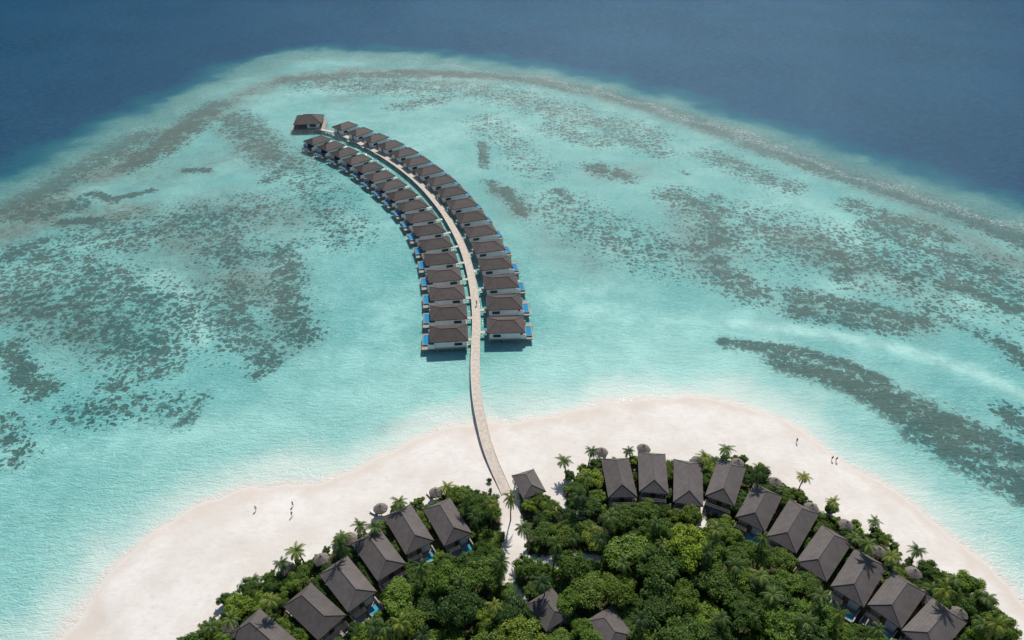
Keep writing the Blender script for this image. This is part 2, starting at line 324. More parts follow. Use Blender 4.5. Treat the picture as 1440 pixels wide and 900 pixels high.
def leafmat(name,c1,c2,c3):
    k=NT(name); n=k.noise(1.2,4,.6); n2=k.noise(.35,3,.5); oi=k.n.new('ShaderNodeObjectInfo')
    col=k.mix(k.mr(n,.3,.7),c1,c2); col=k.mix(k.mr(n2,.45,.75,0,.6),col,c3)
    rm=k.n.new('ShaderNodeValToRGB'); k.l(oi.outputs['Random'],rm.inputs[0]); e=rm.color_ramp.elements
    e[0].position=0; e[0].color=(.45,.58,.68,1); e[1].position=1; e[1].color=(1.9,1.55,1.0,1); x=e.new(.3); x.color=(.72,.84,.78,1); x=e.new(.7); x.color=(1.15,1.15,1.0,1)
    col=k.mix(1.0,col,rm.outputs[0],'MULTIPLY')
    k.set(k.b.inputs['Base Color'],col); k.b.inputs['Roughness'].default_value=.5; k.b.inputs['Specular IOR Level'].default_value=.3
    tr=k.n.new('ShaderNodeBsdfTranslucent'); k.set(tr.inputs[0],k.mix(1.0,col,(1.3,1.5,.6),'MULTIPLY')); mx=k.n.new('ShaderNodeMixShader'); mx.inputs[0].default_value=.3
    k.l(k.b.outputs[0],mx.inputs[1]); k.l(tr.outputs[0],mx.inputs[2]); k.l(mx.outputs[0],k.out.inputs[0]); return k.m
M['leaf']=leafmat('tree_foliage',(.072,.125,.020),(.118,.19,.029),(.165,.23,.040))
M['leaf2']=leafmat('bright_foliage',(.12,.20,.025),(.18,.27,.037),(.23,.29,.053))
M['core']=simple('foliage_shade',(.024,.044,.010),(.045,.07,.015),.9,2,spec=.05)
M['palm']=leafmat('palm_frond_green',(.10,.15,.035),(.17,.22,.06),(.25,.25,.10))
# ------------------------------------------------------------------ jetty
JPX=[(713,692),(704,672),(694,650),(684,622),(677,592),(671,560),(668,520),(669,480),(670,450),(668,420),(664,395),(659,372),(651,348),(640,325),(626,301),(610,280),(594,262),(574,244),(551,227),(525,211),(500,198),(475,187),(444,180)]
JP=[Vector((*g(a,b,1.6)[:2],0)) for a,b in JPX]
def cr(P,n=8):
    Q=[P[0]*2-P[1]]+P+[P[-1]*2-P[-2]]; out=[]
    for i in range(1,len(Q)-2):
        for j in range(n):
            t=j/n; a,b_,c,d=Q[i-1],Q[i],Q[i+1],Q[i+2]
            out.append(.5*((2*b_)+(c-a)*t+(2*a-5*b_+4*c-d)*t*t+(3*b_-a-3*c+d)*t**3))
    out.append(P[-1]); return out
def smooth_curve(P,it=6):
    J=cr(P)
    for _ in range(it): J=[J[0]]+[(J[i-1]+J[i]*2+J[i+1])/4 for i in range(1,len(J)-1)]+[J[-1]]
    return J
class Curve:
    def __init__(s,J):
        s.J=J; s.S=[0]
        for i in range(1,len(J)): s.S.append(s.S[-1]+(J[i]-J[i-1]).length)
        s.L=s.S[-1]
    def at(s,d):
        d=max(0,min(s.L-1e-3,d)); i=max(j for j in range(len(s.S)) if s.S[j]<=d); i=min(i,len(s.S)-2); t=(d-s.S[i])/(s.S[i+1]-s.S[i])
        return s.J[i].lerp(s.J[i+1],t),(s.J[min(i+2,len(s.J)-1)]-s.J[max(i-1,0)]).normalized()
JCu=Curve(smooth_curve(JP)); along=JCu.at; S=JCu.S; JC=JCu.J
jroot=empty('jetty',(JC[0].x,JC[0].y,0)); tag(jroot,'long curved timber jetty running from the beach out between the overwater villas','jetty')
O=Vector((JC[0].x,JC[0].y,0))
def ribbon(mb,off0,off1,z0,z1):
    n=int(S[-1]/1.5); vs=[];fs=[]
    for i in range(n+1):
        p,t=along(S[-1]*i/n); nrm=Vector((t.y,-t.x,0)); z=0
        if i*1.5<12: z=-(12-i*1.5)/12*.35
        for o_,zz in ((off0,z0),(off1,z0),(off1,z1),(off0,z1)):
            q=p+nrm*o_-O; vs.append((q.x,q.y,zz+z))
        if i:
            a=4*(i-1); b_=4*i
            for j in range(4): fs.append((a+j,a+(j+1)%4,b_+(j+1)%4,b_+j))
    fs.append((0,3,2,1)); e=len(vs)-4; fs.append((e,e+1,e+2,e+3)); mb.add(vs,fs)
m=MB(); ribbon(m,-1.05,1.05,1.42,1.56); m.build('deck',M['jetty'],jroot)
for lo,hi in ((-1.18,-1.053),(1.053,1.18)):
    m=MB(); ribbon(m,lo,hi,1.36,1.66); m.build('edge_beam',M['beam'],jroot)
s_=18
cnt=0
while s_<S[-1] and cnt<98:
    p,t=along(s_); nrm=Vector((t.y,-t.x,0))
    for sd in (-1,1):
        q=p+nrm*sd*.85-O; m=MB(); m.tube((q.x,q.y,-2),(q.x,q.y,1.41),.15,n=8); m.build('stilt',M['stilt'],jroot); cnt+=1
    s_+=5.8
# ------------------------------------------------------------------ hip roof
def hip(m,a,b,ze,zr,rx,th=.22,ox=0,oy=0):
    e=[(-a,-b),(a,-b),(a,b),(-a,b)]
    vs=[(x+ox,y+oy,ze) for x,y in e]+[(x+ox,y+oy,ze-th) for x,y in e]+[(-rx+ox,oy,zr),(rx+ox,oy,zr)]
    m.add(vs,[(0,1,9,8),(1,2,9),(2,3,8,9),(3,0,8),(0,4,5,1),(1,5,6,2),(2,6,7,3),(3,7,4,0),(7,6,5,4)])
def caps(m,a,b,ze,zr,rx,ox=0,r=.08):
    R1=(-rx+ox,0,zr+.02); R2=(rx+ox,0,zr+.02)
    m.tube(R1,R2,r,n=6)
    for s1 in(-1,1):
        for s2 in(-1,1): m.tube((s1*a+ox,s2*b,ze+.02),(s1*rx+ox,0,zr+.02),r,n=6)
def window_part(parent,x,y,z,w,h,axis,mat='glass'):
    sg=1 if (y if axis=='y' else x)>0 else -1
    m=MB()
    if axis=='y': m.box(x-w/2,x+w/2,min(y,y+sg*.03),max(y,y+sg*.03),z,z+h)
    else: m.box(min(x,x+sg*.03),max(x,x+sg*.03),y-w/2,y+w/2,z,z+h)
    o=m.build('window',M[mat],parent)
    m=MB()
    for a0,a1,c0,c1 in ((-w/2-.09,-w/2,-.09,h+.09),(w/2,w/2+.09,-.09,h+.09),(-w/2,w/2,-.09,0),(-w/2,w/2,h,h+.09),(-.03,.03,0,h)):
        if axis=='y': m.box(x+a0,x+a1,min(y,y+sg*.07),max(y,y+sg*.07),z+c0,z+c1)
        else: m.box(min(x,x+sg*.07),max(x,x+sg*.07),y+a0,y+a1,z+c0,z+c1)
    m.build('frame',M['dark'],o)
    return o
# ------------------------------------------------------------------ overwater villa
def make_ow():
    r=empty('overwater_villa')
    A,B=5.1,3.75
    m=MB(); hip(m,A,B,3.95,5.5,2.2); rf=m.build('roof',M['roofw'],r)
    m=MB(); caps(m,A,B,3.95,5.5,2.2); m.build('ridge_cap',M['cap'],rf)
    m=MB(); m.box(-4.4,3.9,-3.15,3.15,1.55,3.73); m.build('wall',M['white'],r)
    m=MB(); m.box(-4.9,7.3,-3.5,3.5,1.36,1.55); m.build('deck',M['deck'],r)
    m=MB(); m.box(-7.6,-4.9,-.6,.6,1.4,1.54); m.build('entry_walkway',M['jetty'],r)
    m=MB()
    for x0,x1,y0,y1 in ((5.3,7.1,-2.5,-2.3),(5.3,7.1,1.7,1.9),(5.3,5.5,-2.3,1.7),(6.9,7.1,-2.3,1.7)): m.box(x0,x1,y0,y1,1.55,1.95)
    p=m.build('plunge_pool',M['stilt'],r)
    m=MB(); m.box(5.5,6.9,-2.3,1.7,1.56,1.88); m.build('pool_water',M['poolw'],p)
    for sg in (-1,1):
        m=MB(); m.box(3.9,5.6,sg*3.3-.07,sg*3.3+.07,1.55,2.9); m.build('privacy_screen',M['white'],r)
        window_part(r,-2.4,sg*3.15,2.2,1.9,.7,'y')
    m=MB(); m.box(3.9,3.94,-2.4,2.4,1.6,3.5); d=m.build('glass_door',M['glass'],r)
    m=MB(); m.box(3.94,4.0,-2.5,2.45,3.5,3.6)
    for y in (-2.45,-.8,.8,2.4): m.box(3.94,4.0,y-.05,y+.05,1.6,3.5)
    m.build('door_frame',M['dark'],d)
    m=MB(); m.box(-4.46,-4.4,-.5,.5,1.6,3.5); m.build('entrance_door',M['tim'],r)
    for x in (-4.4,-.6,3.2,6.8):
        for y in (-3.1,3.1):
            m=MB(); m.tube((x,y,-2),(x,y,1.36),.17,n=8); m.build('stilt',M['stilt'],r)
    m=MB(); m.tube((7.55,2.3,-.4),(7.35,2.3,1.5),.04,n=5); m.tube((7.55,2.9,-.4),(7.35,2.9,1.5),.04,n=5)
    for i in range(5): m.box(7.4,7.54,2.3,2.9,-.2+i*.35,-.16+i*.35)
    m.build('ladder',M['stilt'],r)
    return r
ow=Proto(make_ow())
NV=17
ROWS={'right':[(711,455),(709,425),(704,395),(697,370),(687,346),(676,323),(662,302),(649,284),(634,267),(618,250),(601,237),(584,224),(567,212),(546,201),(526,192),(506,184),(485,176)],
 'left':[(631,467),(631,438),(629,411),(625,386),(620,362),(613,341),(603,321),(592,302),(578,285),(562,269),(546,255),(529,242),(513,230),(497,220),(480,211),(463,203),(446,196)]}
for side,RP in ROWS.items():
    cv=Curve(smooth_curve([Vector((*g(a,b_,4.3)[:2],0)) for a,b_ in RP],10))
    for i in range(NV):
        q,t=cv.at(cv.L*i/(NV-1)); out=Vector((t.y,-t.x,0))*(1 if side=='right' else -1)
        o=ow.get(); o.location=(q.x,q.y,0); o.rotation_euler=(0,0,math.atan2(out.y,out.x)+random.uniform(-.02,.02))
        s=1-.07*i/(NV-1); o.scale=(s,s,1)
        nm='nearest the beach' if i==0 else ('farthest from the beach' if i==NV-1 else f'{ORD[i+1]} from the beach')
        tag(o,f'brown-roofed overwater villa on stilts, {nm} in the {side} row of the jetty','villa','overwater villas along the jetty')
# pavilion at the seaward end
pc=Vector(g(435,171,3.0))
pv=empty('jetty_pavilion',(pc.x,pc.y,0),.12)
tag(pv,'large square brown-roofed open pavilion on stilts at the seaward end of the jetty','pavilion')
m=MB(); hip(m,6.3,6.0,3.9,6.4,1.3); rf=m.build('roof',M['roofw'],pv); m=MB(); caps(m,6.3,6.0,3.9,6.4,1.3,r=.12); m.build('ridge_cap',M['cap'],rf)
m=MB(); m.box(-7.8,7.6,-6.6,6.4,1.3,1.53); m.build('deck',M['deck'],pv)
m=MB(); m.box(-.5,4.6,-4.6,4.6,1.53,3.68); m.build('wall',M['white'],pv)
for y in (-5.2,-1.7,1.7,5.2):
    for x in (-5.7,5.7): m=MB(); m.tube((x,y,1.53),(x,y,3.75),.13); m.build('post',M['dark'],pv)
for y in (-6.2,0,5.8):
    for x in (-7.0,-2.5,2.5,7): m=MB(); m.tube((x,y,-2),(x,y,1.3),.2); m.build('stilt',M['stilt'],pv)
m=MB()
for i in range(9): m.tube((-7.4+i*1.8,6.25,1.53),(-7.4+i*1.8,6.25,2.5),.05,n=5)
m.box(-7.5,7.4,6.2,6.3,2.5,2.58); m.build('railing',M['beam'],pv)
for sg in (-1,1): window_part(pv,2.0,sg*4.6,2.1,2.6,1.2,'y')
# ------------------------------------------------------------------ beach villa
def make_bv(L,W,small=False,pool=True):
    r=empty('beach_villa'); A,B=L/2,W/2; ze=3.3; zr=ze+(1.7 if not small else 1.5); rx=A-B*.75
    m=MB(); hip(m,A,B,ze,zr,rx); rf=m.build('roof',M['roofb'],r); m=MB(); caps(m,A,B,ze,zr,rx,r=.07); m.build('ridge_cap',M['cap'],rf)
    m=MB(); m.box(-A+.8,A-1.8,-B+.7,B-.7,-.6,ze-.22); m.build('wall',M['white'],r)
    m=MB(); m.box(A-1.8,A+.9,-B+.5,B-.5,-.5,.28); m.build('terrace',M['deck'],r)
    for sg in (-1,1):
        m=MB(); m.box(A-.5,A-.3,sg*(B-.7)-.1,sg*(B-.7)+.1,.28,ze-.2); m.build('post',M['dark'],r)
        for x in ((-2.5,1.5) if not small else (0,)): window_part(r,x,sg*(B-.7),1.1,1.4,1.2,'y')
    m=MB(); m.box(A-1.8,A-1.76,-B+1.3,B-1.3,.3,2.6); d=m.build('glass_door',M['glass'],r)
    m=MB(); m.box(A-1.76,A-1.7,-B+1.2,B-1.2,2.6,2.7)
    for y in (-B+1.3,-.8,.8,B-1.3): m.box(A-1.76,A-1.7,y-.05,y+.05,.3,2.6)
    m.build('door_frame',M['dark'],d)
    m=MB(); m.box(-A+.76,-A+.8,-.5,.5,.2,2.4); m.build('back_door',M['tim'],r)
    if not small:
        x0=-A-(2.6 if pool else 1.6); x1=-A+.76
        for sg in (-1,1):
            m=MB(); ya,yb=sorted((sg*(B-.3),sg*(B-.5))); m.box(x0,x1,ya,yb,-.5,1.3); ya,yb=sorted((sg*(B-.5),sg*.6)); m.box(x0,x0+.2,ya,yb,-.5,.9)
            m.build('courtyard_wall',M['stone'],r)
        m=MB(); m.box(x0+.2,x1,-B+.5,B-.5,-.5,.12); m.build('courtyard_floor',M['stilt'],r)
        if pool:
            m=MB()
            px0,px1,py0,py1=x0+.3,x0+2.3,-B+.55,-.2
            for a_ in ((px0,px1,py0,py0+.2),(px0,px1,py1-.2,py1),(px0,px0+.2,py0+.2,py1-.2),(px1-.2,px1,py0+.2,py1-.2)): m.box(*a_,.12,.62)
            p=m.build('plunge_pool',M['stilt'],r)
            m=MB(); m.box(px0+.2,px1-.2,py0+.2,py1-.2,.13,.56); m.build('pool_water',M['poolb'],p)
        m=MB(); yl=.3 if pool else -B+.6
        for i in range(6): m.box(-A-1.5+i*.33,-A-1.4+i*.33,yl,B-.5,2.3,2.42)
        m.box(-A-1.6,-A+.6,yl-.1,yl,2.3,2.42)
        m.tube((-A-1.5,yl-.05,.12),(-A-1.5,yl-.05,2.3),.07); m.tube((-A-1.45,B-.6,.12),(-A-1.45,B-.6,2.3),.07)
        m.build('pergola',M['dark'],r)
    return r
bvp=Proto(make_bv(11.6,BW)); bvn=Proto(make_bv(11.6,BW,False,False)); smp=Proto(make_bv(6.8,5.0,True)); smp.root.name='garden_lodge'
for kx,ph,cx,cy,an,L,W in villas:
    if kx[0]=='S':
        o=smp.get(); o.scale=(L/6.8,1 if kx=='S1' else 1.15,.8)
        lab={'S1':'small grey-roofed lodge beside the foot of the jetty','S2':'small grey roof among trees at the inland end of the sand path','S3':'small grey roof cut by the bottom edge, among dense trees'}[kx]
        tag(o,lab,'lodge')
    else:
        o=(bvp if kx in POOLV else bvn).get(); o.scale=(max(.8,min(1.08,L/11.6)),1,.92)
        side='left' if kx[0]=='L' else 'right'; n=int(kx[1:])
        tag(o,f'grey hip-roofed beach villa, {ORD[n]} from the jetty in the {side} arc along the sand','villa','beach villas facing the sand')
    o.location=(cx,cy,ground(cx,cy)); o.rotation_euler=(0,0,an+(random.uniform(-.05,.05) if kx[0]!='S' else 0))
# ------------------------------------------------------------------ label buckets
LM=[(ph,cx,cy) for kx,ph,cx,cy,an,L,W in villas]
LM.append(('the sand path fork',*g(735,792)[:2]))
bucket={}
def want(o,kind,cat,x,y,plural):
    ph,lx,ly=min(LM,key=lambda q:(q[1]-x)**2+(q[2]-y)**2)
    dx,dy=x-lx,y-ly
    rel=('left of' if dx<0 else 'right of') if abs(dx)>abs(dy) else ('beyond' if dy>0 else 'in front of')
    bucket.setdefault((kind,cat,rel,ph,plural),[]).append((proj(x,y,0)[0],o))
def flush():
    for (kind,cat,rel,ph,plural),L in bucket.items():
        L.sort(key=lambda q:q[0]); n=len(L)
        for i,(x,o) in enumerate(L):
            if n==1: lab=f'{kind} {rel} {ph}'
            elif n==2: lab=f'{kind} {rel} {ph}, {"left" if i==0 else "right"} one of two'
            elif n<=6: lab=f'{kind}, {"leftmost" if i==0 else ("rightmost" if i==n-1 else ORD[i+1]+" from left")} of {["","","","three","four","five","six"][n]} {rel} {ph}'
            else: lab=f'{kind} in the thicket {rel} {ph}'
            tag(o,lab,cat,f'{plural} {rel} {ph}')
# ------------------------------------------------------------------ palms
def make_palm(seed,hgt,lean):
    rd=random.Random(seed); r=empty('palm_tree')
    m=MB(); prev=Vector((0,0,-.3)); la=rd.uniform(0,6.28); n=7
    for i in range(n):
        t=(i+1)/n; p=Vector((math.cos(la)*lean*t*t,math.sin(la)*lean*t*t,hgt*t)); m.tube(prev,p,.2-.1*i/n,.2-.1*(i+1)/n,n=7); prev=p
    m.build('trunk',M['bark'],r); top=prev
    m=MB(); nf=20
    for i in range(nf):
        az=2*PI*i*.381966+rd.uniform(-.25,.25); el=math.radians(66-88*i/nf+rd.uniform(-10,10)); L=rd.uniform(1.9,2.9)
        p=top.copy(); seg=14; d=el; pos=[]
        for j in range(seg+1):
            pos.append((p.copy(),d)); p=p+Vector((math.cos(az)*math.cos(d),math.sin(az)*math.cos(d),math.sin(d)))*(L/seg); d-=math.radians(6+rd.uniform(0,2.5))
        sx_=Vector((-math.sin(az),math.cos(az),0))
        for j in range(seg):
            a,da=pos[j]; b_,_=pos[j+1]; w=.04*(1-j/seg)+.012
            m.add([a-sx_*w,a+sx_*w,b_+sx_*w,b_-sx_*w],[(0,1,2,3)])
            if j<1: continue
            ax=(b_-a).normalized()
            for hlf in (0,.5):
                o_=a.lerp(b_,hlf); ll=.62*math.sin(PI*min(1,(j+hlf)/seg*.82+.17))+.08
                for sg in(-1,1):
                    dd=(sx_*sg*.75+ax*.65+Vector((0,0,-.3-rd.uniform(0,.35)))).normalized()
                    wv_=ax*.05
                    m.add([o_-wv_,o_+wv_,o_+dd*ll],[(0,1,2)])
    m.build('crown',M['palm'],r)
    return r
palms=[Proto(make_palm(11,5.6,.9)),Proto(make_palm(12,6.4,1.5)),Proto(make_palm(13,4.6,.4)),Proto(make_palm(14,7.2,1.0))]
PALM_PX=[(423,775),(393,803),(357,817),(298,877),(475,758),(526,735),(627,686),(568,706),(797,653),(828,641),(882,636),(1017,636),(990,641),(1127,677),(1100,690),(1172,712),(1230,739),(1199,752),(1288,777),(1345,815),(1393,847),(1262,792),(1310,828),(1375,880),(818,697),(808,752),(718,702),(1012,752),(966,745),(915,740),(560,880),(384,840),(768,822),(1090,850),(702,795),(548,884),(1068,762),(830,672),(480,772),(520,888),(600,892),(1225,880),(1178,868),(858,735),(690,708),(335,868),(1402,885),(1020,868),(672,728),(940,800),(1330,835),(640,820),(905,870),(745,745),(1068,668),(1215,762),(505,738),(655,705),(780,770),(880,800),(1040,800),(1160,850),(990,780),(700,850),(850,760),(930,760),(590,800),(1075,810),(1140,880)]
for i,(a,b_) in enumerate(PALM_PX):
    pr=palms[i%4]; o=pr.get(); sc=random.uniform(.72,.96)
    inner=(i>=24)
    hz=[5.6,6.4,4.6,7.2][i%4]*sc; zz=1.0
    if inner and hz<7.2: zz=7.5/hz
    hz*=zz
    x,y,_=g(a,b_,hz)
    z=ground(x,y)
    o.location=(x,y,z); o.rotation_euler=(0,0,random.uniform(0,6.28)); o.scale=(sc,sc,sc*zz*(hz-z*.6)/hz)
    want(o,'coconut palm','palm tree',x,y,'coconut palms')
# ------------------------------------------------------------------ broadleaf trees
def make_tree(seed,kind):
    rd=random.Random(seed); r=empty('leafy_tree' if kind!='shrub' else 'beach_shrub')
    hh={'tree':4.4,'tall':5.4,'shrub':1.5}[kind]; R={'tree':2.9,'tall':3.3,'shrub':1.5}[kind]; fl={'tree':.58,'tall':.56,'shrub':.75}[kind]
    m=MB(); tr={'tree':.2,'tall':.26,'shrub':.08}[kind]
    m.tube((0,0,-.4),(.1,.05,hh*.5),tr,tr*.7,n=7)
    for i in range(5):
        a=i*1.26+rd.uniform(-.3,.3); m.tube((.1,.05,hh*.45),(math.cos(a)*R*.6,math.sin(a)*R*.6,hh*.78),tr*.5,tr*.2,n=5)
    m.build('trunk',M['bark'],r)
    m=MB(); lobes=[]; nl={'tree':24,'tall':32,'shrub':10}[kind]
    for i in range(nl):
        a=rd.uniform(0,6.28); q=math.sqrt(rd.random())*.87; z=(1-q*q)**.5*rd.uniform(.5,.85)
        lobes.append((Vector((math.cos(a)*q*R,math.sin(a)*q*R,hh*.62+z*R*fl*.95)),R*rd.uniform(.15,.32)))
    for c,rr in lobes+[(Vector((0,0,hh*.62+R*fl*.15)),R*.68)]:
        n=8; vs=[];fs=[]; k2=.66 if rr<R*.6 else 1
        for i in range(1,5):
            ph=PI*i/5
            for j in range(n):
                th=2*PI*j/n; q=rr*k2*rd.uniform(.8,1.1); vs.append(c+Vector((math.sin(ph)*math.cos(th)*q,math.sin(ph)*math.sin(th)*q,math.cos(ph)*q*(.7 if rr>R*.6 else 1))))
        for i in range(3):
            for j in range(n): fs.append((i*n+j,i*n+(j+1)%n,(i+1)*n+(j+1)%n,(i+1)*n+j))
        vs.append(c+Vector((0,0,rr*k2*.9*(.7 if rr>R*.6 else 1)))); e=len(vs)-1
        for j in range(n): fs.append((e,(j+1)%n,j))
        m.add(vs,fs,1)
    for c,rr in lobes:
        cnt=int({'tree':190,'tall':220,'shrub':80}[kind]*(rr/R/.31)**2)
        for i in range(cnt):
            d=Vector((rd.gauss(0,1),rd.gauss(0,1),rd.gauss(0,1)+.35)).normalized()
            p=c+Vector((d.x,d.y,d.z*.85))*rr*rd.uniform(.75,1.25)
            nrm=(d+Vector((rd.gauss(0,.5),rd.gauss(0,.5),rd.gauss(0,.5)+.5))).normalized()
            a=nrm.orthogonal().normalized(); a=(Matrix.Rotation(rd.uniform(0,6.28),3,nrm)@a); b_=nrm.cross(a)
            s=rd.uniform(.09,.20); t_=s*rd.uniform(.5,.8)
            m.add([p-a*s,p-b_*t_+nrm*.03,p+a*s,p+b_*t_+nrm*.03],[(0,1,2,3)],0)
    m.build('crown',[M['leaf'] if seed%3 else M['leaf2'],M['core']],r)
    return r,R
trees=[(Proto(a),b_) for a,b_ in [make_tree(i,'tree') for i in (1,2,3,4,6)]]
talls=[(Proto(a),b_) for a,b_ in [make_tree(i,'tall') for i in (5,7,9)]]
shrubs=[(Proto(a),b_) for a,b_ in [make_tree(i,'shrub') for i in (10,12,14,15)]]
fp=[]
for kx,ph,cx,cy,an,L,W in villas: fp.append((cx,cy,math.cos(an),math.sin(an),L/2,W/2,kx[0]!='S',kx in POOLV))
PAR=[(846,635),(905,630),(1037,651),(981,648),(613,692),(535,714),(492,757),(1141,714),(1235,775),(1190,738),(1349,861),(1090,678),(452,786),(405,800),(1285,805),(322,880),(1300,838)]
parw=[g(a,b_,3.0)[:2] for a,b_ in PAR]
def blocked(x,y,R,h):
    lat=.28 if h<3.5 else .45
    for a,b_ in parw:
        if (x-a)**2+((y-b_)+max(0,h-2.5)*.3)**2<(R*.8+1.1)**2: return True
    for cx,cy,c,s,a,b_,full,pl in fp:
        for xx,yy,zz in ((x,y,0),(x,y+max(0,h-3.5)*.8,1)):
            dx,dy=xx-cx,yy-cy; lx=dx*c+dy*s; ly=-dx*s+dy*c
            back=a+(2.6 if (full and pl) else (1.2 if full and zz==0 else -.1))
            if -back-R*.6<lx<a+.4+R*.6 and abs(ly)<b_+R*lat: return True
    return False
placed=[]
cand=[]
for _ in range(12000):
    px=random.uniform(255,1450); py=random.uniform(635,950); x,y,_z=g(px,py); cand.append((x,y,px,py))
A=np.array([(c[0],c[1]) for c in cand]); SV=sdist(A[:,0],A[:,1],veg)+.4*wig(A[:,0],A[:,1]); PD=pathd(A[:,0],A[:,1])
def tryplace(kindlist,h,smin,smax,dmin_edge,pd_,maxn,spacing,kind,cat,plural,filt=lambda px,py:True):
    n=0
    for i,(x,y,px,py) in enumerate(cand):
        if n>=maxn: break
        if SV[i]<dmin_edge or not filt(px,py): continue
        pr,R=random.choice(kindlist); s=random.uniform(smin,smax)
        if PD[i]<pd_+R*s*.7: continue
        ok=False
        while s>=smin*.72:
            if not blocked(x,y,R*s,h*s): ok=True;break
            s*=.9
        if not ok: continue
        if any((x-a)**2+(y-b_)**2<((R*s+r2)*spacing)**2 for a,b_,r2 in placed): continue
        placed.append((x,y,R*s)); o=pr.get(); z=ground(x,y); o.location=(x,y,z); o.rotation_euler=(0,0,random.uniform(0,6.28)); o.scale=(s*random.uniform(.85,1.15),s,s*random.uniform(.75,1.2))
        want(o,kind,cat,x,y,plural); n+=1
tryplace(talls,7.2,.8,1.3,6,.8,60,.68,'tall dense tree','tree','tall trees',lambda px,py:(560<px<1150 and py>800))
tryplace(trees,6.0,.45,.95,1.6,.2,270,.56,'leafy tree','tree','leafy trees')
tryplace(shrubs,2.6,.4,1.2,-.4,-.1,290,.60,'low green shrub','shrub','low shrubs')
pr,R=shrubs[0]; o=pr.get(); x,y,_=g(688,682); o.location=(x,y,ground(x,y)); o.scale=(.45,.45,.45)  # bush put in as a substitute for the small dark signboard
tag(o,'tiny bush standing in for a small dark signboard just left of the jetty foot','shrub')
# undergrowth
m=MB(); rd=random.Random(5); n=0
U=rng.uniform([255,635],[1450,960],(50000,2)); G=np.array([g(a,b_)[:2] for a,b_ in U]); sv=sdist(G[:,0],G[:,1],veg)+.4*wig(G[:,0],G[:,1]); pd=pathd(G[:,0],G[:,1])
gz=zs(G[:,0],G[:,1])
lump=np.sin(G[:,0]*1.3)*np.sin(G[:,1]*1.1+1)+np.sin(G[:,0]*.6+G[:,1]*.8)
for i in range(len(G)):
    if sv[i]<.5 or pd[i]<.3 or lump[i]<-.9: continue
    x,y=G[i]; bad=False
    for cx,cy,c,s,a,b_,full,pl in fp:
        dx,dy=x-cx,y-cy; lx=dx*c+dy*s; ly=-dx*s+dy*c
        if -a-(2.8 if full else 0)<lx<a+1.3 and abs(ly)<b_+.1: bad=True;break
    if bad: continue
    z=gz[i]+rd.uniform(.1,.55+.35*max(0,lump[i])); nrm=Vector((rd.gauss(0,.5),rd.gauss(0,.5),1)).normalized(); a=nrm.orthogonal().normalized(); a=Matrix.Rotation(rd.uniform(0,6.28),3,nrm)@a; b2=nrm.cross(a); s=rd.uniform(.12,.28); p=Vector((x,y,z))
    m.add([p-a*s,p-b2*s*.6,p+a*s,p+b2*s*.6],[(0,1,2,3)])
tag(m.build('undergrowth',M['leaf']),'low tangled green undergrowth covering the ground between villas and trees','undergrowth',kind='stuff')
# ------------------------------------------------------------------ parasols and loungers
def make_parasol():
    r=empty('thatched_parasol'); rd=random.Random(3)
    m=MB(); m.tube((0,0,-.3),(0,0,2.7),.06,n=8); m.build('pole',M['tim'],r)
    m=MB(); n=20; rings=[(0.05,2.95),(.48,2.68),(.9,2.38),(1.3,2.08),(1.45,1.9)]
    vs=[];fs=[]
    for i,(rr,z) in enumerate(rings):
        for j in range(n):
            a=2*PI*j/n; q=rr*(1+rd.uniform(-.05,.05)*(i>2)); vs.append((math.cos(a)*q,math.sin(a)*q,z+rd.uniform(-.04,.04)))
    for i in range(len(rings)-1):
        for j in range(n): fs.append((i*n+j,(i+1)*n+j,(i+1)*n+(j+1)%n,i*n+(j+1)%n))
    vs.append((0,0,3.0)); fs+= [(len(vs)-1,j,(j+1)%n) for j in range(n)]
    m.add(vs,fs)
    o=m.build('thatch_canopy',M['thatch'],r)
    m=MB(); m.tube((0,0,2.92),(0,0,3.15),.16,.03,n=8); m.build('thatch_cap',M['thatch'],o)
    return r
par=Proto(make_parasol())
def make_lounger():
    r=empty('sun_lounger')
    m=MB(); m.box(-.95,.95,-.33,.33,.27,.34); m.build('frame',M['tim'],r)
    m=MB(); m.box(-.95,.3,-.3,.3,.345,.43); m.build('mattress',M['cloth'],r)
    m=MB(); m.add([(.31,-.3,.345),(.31,.3,.345),(.95,.3,.75),(.95,-.3,.75),(.28,-.3,.43),(.28,.3,.43),(.9,.3,.83),(.9,-.3,.83)],[(0,1,2,3),(7,6,5,4),(0,4,5,1),(1,5,6,2),(2,6,7,3),(3,7,4,0)]); m.build('backrest',M['cloth'],r)
    for x in(-.85,.85):
        for y in(-.27,.27): m=MB(); m.box(x-.03,x+.03,y-.03,y+.03,0,.27); m.build('leg',M['tim'],r)
    return r
lou=Proto(make_lounger())
for i,(x,y) in enumerate(parw):
    o=par.get(); z=ground(x,y); o.location=(x,y,z); o.rotation_euler=(0,0,i)
    want(o,'round thatched parasol','parasol',x,y,'thatched parasols')
    for sg in (-1,1):
        l=lou.get(); dx,dy=x-5,y-70; an=math.atan2(dy,dx); lx=x+math.cos(an)*1.5-math.sin(an)*sg*.6; ly=y+math.sin(an)*1.5+math.cos(an)*sg*.6
        l.location=(lx,ly,ground(lx,ly)); l.rotation_euler=(0,0,an+PI)
        want(l,'white sun lounger','sun lounger',lx,ly,'sun loungers')
flush()
